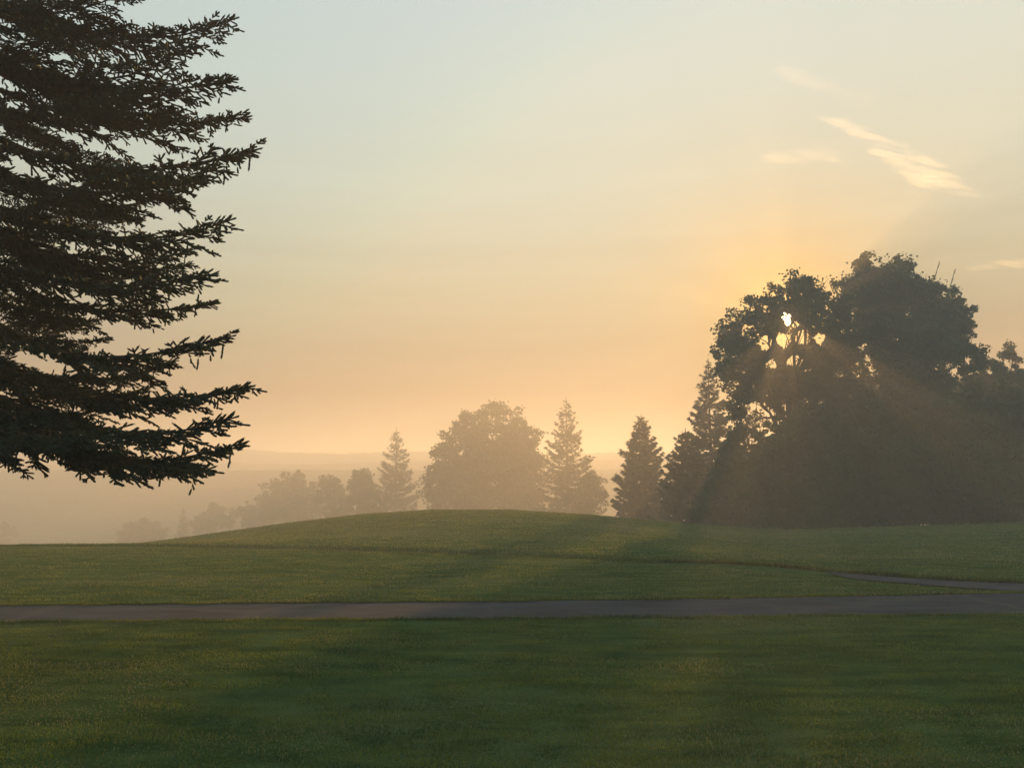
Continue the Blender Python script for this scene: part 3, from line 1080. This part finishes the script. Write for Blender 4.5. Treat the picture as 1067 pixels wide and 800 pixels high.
cloud('bright ragged wisp of cloud above the tall maples', [(846, 118, 4), (880, 131, 8), (908, 146, 12), (930, 162, 20), (955, 178, 26), (985, 194, 19), (1035, 208, 8)], 1400, 0.0026)
cloud('faint short wisp just left of the bright ragged one', [(785, 168, 6), (815, 163, 9), (850, 160, 12), (885, 162, 6)], 1500, 0.0012)
cloud('faint narrow streak low at the right edge of the sky', [(1000, 281, 3), (1035, 277, 5), (1075, 272, 8), (1120, 268, 8)], 1300, 0.0012)
cloud('pale thin veil high over the bright ragged wisp', [(800, 70, 6), (840, 82, 16), (885, 96, 16), (920, 108, 6)], 1600, 0.0009)

# ------------------------------------------------------------------ haze
HAZE = 0.0033
hb = MB()
x0, x1, y0, y1, z0, z1 = -1700, 1700, -80, 950, -32, 28.2
hv = [(x, y, z) for z in (z0, z1) for y in (y0, y1) for x in (x0, x1)]
hb.add(hv, [(0, 2, 3, 1), (4, 5, 7, 6), (0, 1, 5, 4), (2, 6, 7, 3), (0, 4, 6, 2), (1, 3, 7, 5)])
m, nt, out = new_mat('haze_air')
pv = nt.nodes.new('ShaderNodeVolumePrincipled')
pv.inputs['Color'].default_value = (0.94, 0.91, 0.86, 1)
pv.inputs['Density'].default_value = HAZE
pv.inputs['Anisotropy'].default_value = 0.42
nt.links.new(pv.outputs[0], out.inputs['Volume'])
haze = hb.build('haze', m)
tag(haze, 'pale morning haze filling the air over lawn and valley', 'haze', kind='stuff')

# ------------------------------------------------------------------ light
sd = bpy.data.lights.new('sun', 'SUN')
sd.energy = 4.6
sd.angle = math.radians(0.53)
sd.color = (1.0, 0.55, 0.20)
sun = bpy.data.objects.new('sun', sd)
COL.objects.link(sun)
sun.rotation_euler = Vector(SUN).to_track_quat('Z', 'Y').to_euler()

world = bpy.data.worlds.new('World')
scene.world = world
world.use_nodes = True
nt = world.node_tree
nt.nodes.clear()
N, L = nt.nodes.new, nt.links.new
wo = N('ShaderNodeOutputWorld')
bg = N('ShaderNodeBackground')
SKY = 0.10
SKY_STOPS = [(0.0, (72, 50, 42)), (0.10, (108, 88, 68)), (0.22, (163, 163, 136)), (0.34, (178, 190, 175)),
             (0.45, (182, 199, 191)), (0.55, (183, 201, 200)), (1.0, (126, 160, 192))]
GLOWS = [(0.20, 0.18, (0.95, 0.56, 0.15)), (0.10, 0.8, (1.25, 0.62, 0.09)), (0.032, 0.95, (2.4, 1.25, 0.32))]
bg.inputs['Strength'].default_value = SKY
sky = N('ShaderNodeTexSky')
sky.sky_type = 'NISHITA'
sky.sun_disc = False
sky.sun_elevation = SUN_EL
sky.sun_rotation = SUN_AZ
sky.altitude = 200
sky.air_density = 1.0
sky.dust_density = 3.0
sky.ozone_density = 1.0

# dusty dawn air: the clear-sky model, its blinding aureole limited, under a veil of high thin cloud that
# is gold near the sun and along the horizon and pale grey-blue overhead


def srgb(r, g, b):
    return tuple(((c / 255 + 0.055) / 1.055) ** 2.4 if c > 10 else c / 255 / 12.92 for c in (r, g, b))


tc = N('ShaderNodeTexCoord')
sep = N('ShaderNodeSeparateXYZ')
L(tc.outputs['Generated'], sep.inputs[0])
rp = N('ShaderNodeValToRGB')
cr = rp.color_ramp
stops = SKY_STOPS
cr.elements[0].position, cr.elements[0].color = stops[0][0], (*srgb(*stops[0][1]), 1)
cr.elements[1].position, cr.elements[1].color = stops[-1][0], (*srgb(*stops[-1][1]), 1)
for p, c in stops[1:-1]:
    e = cr.elements.new(p)
    e.color = (*srgb(*c), 1)
L(sep.outputs[2], rp.inputs['Fac'])


def math_(op, a, b=None, clamp=False):
    n = N('ShaderNodeMath')
    n.operation = op
    n.use_clamp = clamp
    for i, v in enumerate((a, b)):
        if v is None:
            continue
        if isinstance(v, (int, float)):
            n.inputs[i].default_value = v
        else:
            L(v, n.inputs[i])
    return n.outputs[0]


def colmix(blend, fac, a, b):
    x = N('ShaderNodeMix')
    x.data_type = 'RGBA'
    x.blend_type = blend
    for v, k in ((fac, 0), (a, 6), (b, 7)):
        if isinstance(v, (int, float)):
            x.inputs[k].default_value = v
        elif isinstance(v, tuple):
            x.inputs[k].default_value = (*v, 1)
        else:
            L(v, x.inputs[k])
    return x.outputs[2]


dot = N('ShaderNodeVectorMath')
dot.operation = 'DOT_PRODUCT'
L(tc.outputs['Generated'], dot.inputs[0])
dot.inputs[1].default_value = tuple(SUN)
ang = math_('ARCCOSINE', math_('MINIMUM', dot.outputs['Value'], 0.9999999))
# stretched streaks of veil
mp = N('ShaderNodeMapping')
mp.inputs['Scale'].default_value = (1.1, 1.1, 30)
mp.inputs['Rotation'].default_value = (0, math.radians(3), 0)
L(tc.outputs['Generated'], mp.inputs['Vector'])
no = N('ShaderNodeTexNoise')
no.inputs['Scale'].default_value = 1.3
no.inputs['Detail'].default_value = 5
no.inputs['Roughness'].default_value = 0.55
L(mp.outputs[0], no.inputs['Vector'])
st = N('ShaderNodeMapRange')
st.inputs[1].default_value = 0.3
st.inputs[2].default_value = 0.7
st.inputs[3].default_value = 0.86
st.inputs[4].default_value = 1.13
L(no.outputs['Fac'], st.inputs[0])
veil = colmix('MULTIPLY', math_('SUBTRACT', 1.0, math_('MULTIPLY', sep.outputs[2], 2.2), True), rp.outputs['Color'], st.outputs[0])
for width, amp, colr in GLOWS:
    g = math_('EXPONENT', math_('MULTIPLY', math_('POWER', math_('DIVIDE', ang, width), 1.4), -1.0))
    veil = colmix('MIX', math_('MULTIPLY', g, amp), veil, colr)
veil = colmix('MULTIPLY', 1.0, veil, (1 / SKY,) * 3)
lim = N('ShaderNodeVectorMath')
lim.operation = 'MINIMUM'
L(sky.outputs[0], lim.inputs[0])
lim.inputs[1].default_value = (8, 6, 4)
tot = colmix('MIX', 0.82, lim.outputs[0], veil)
# the sun's own face, half a degree across
disc = N('ShaderNodeMapRange')
disc.interpolation_type = 'SMOOTHSTEP'
disc.inputs[1].default_value = math.radians(0.8)
disc.inputs[2].default_value = math.radians(0.25)
disc.inputs[3].default_value = 0
disc.inputs[4].default_value = 1
L(ang, disc.inputs[0])
tot = colmix('MIX', disc.outputs[0], tot, tuple(c / SKY for c in (14.0, 10.0, 5.0)))
L(tot, bg.inputs['Color'])
L(bg.outputs[0], wo.inputs['Surface'])

# ------------------------------------------------------------------ render settings
vs = scene.view_settings
vs.view_transform = 'Standard'
vs.look = 'None'
vs.exposure = 0.32
vs.gamma = 1.0
cy = scene.cycles
cy.use_denoising = True
try:
    cy.denoiser = 'OPENIMAGEDENOISE'
except Exception:
    pass
cy.max_bounces = 8
cy.diffuse_bounces = 3
cy.glossy_bounces = 2
cy.transmission_bounces = 4
cy.volume_bounces = 2
cy.transparent_max_bounces = 16
cy.sample_clamp_indirect = 6.0
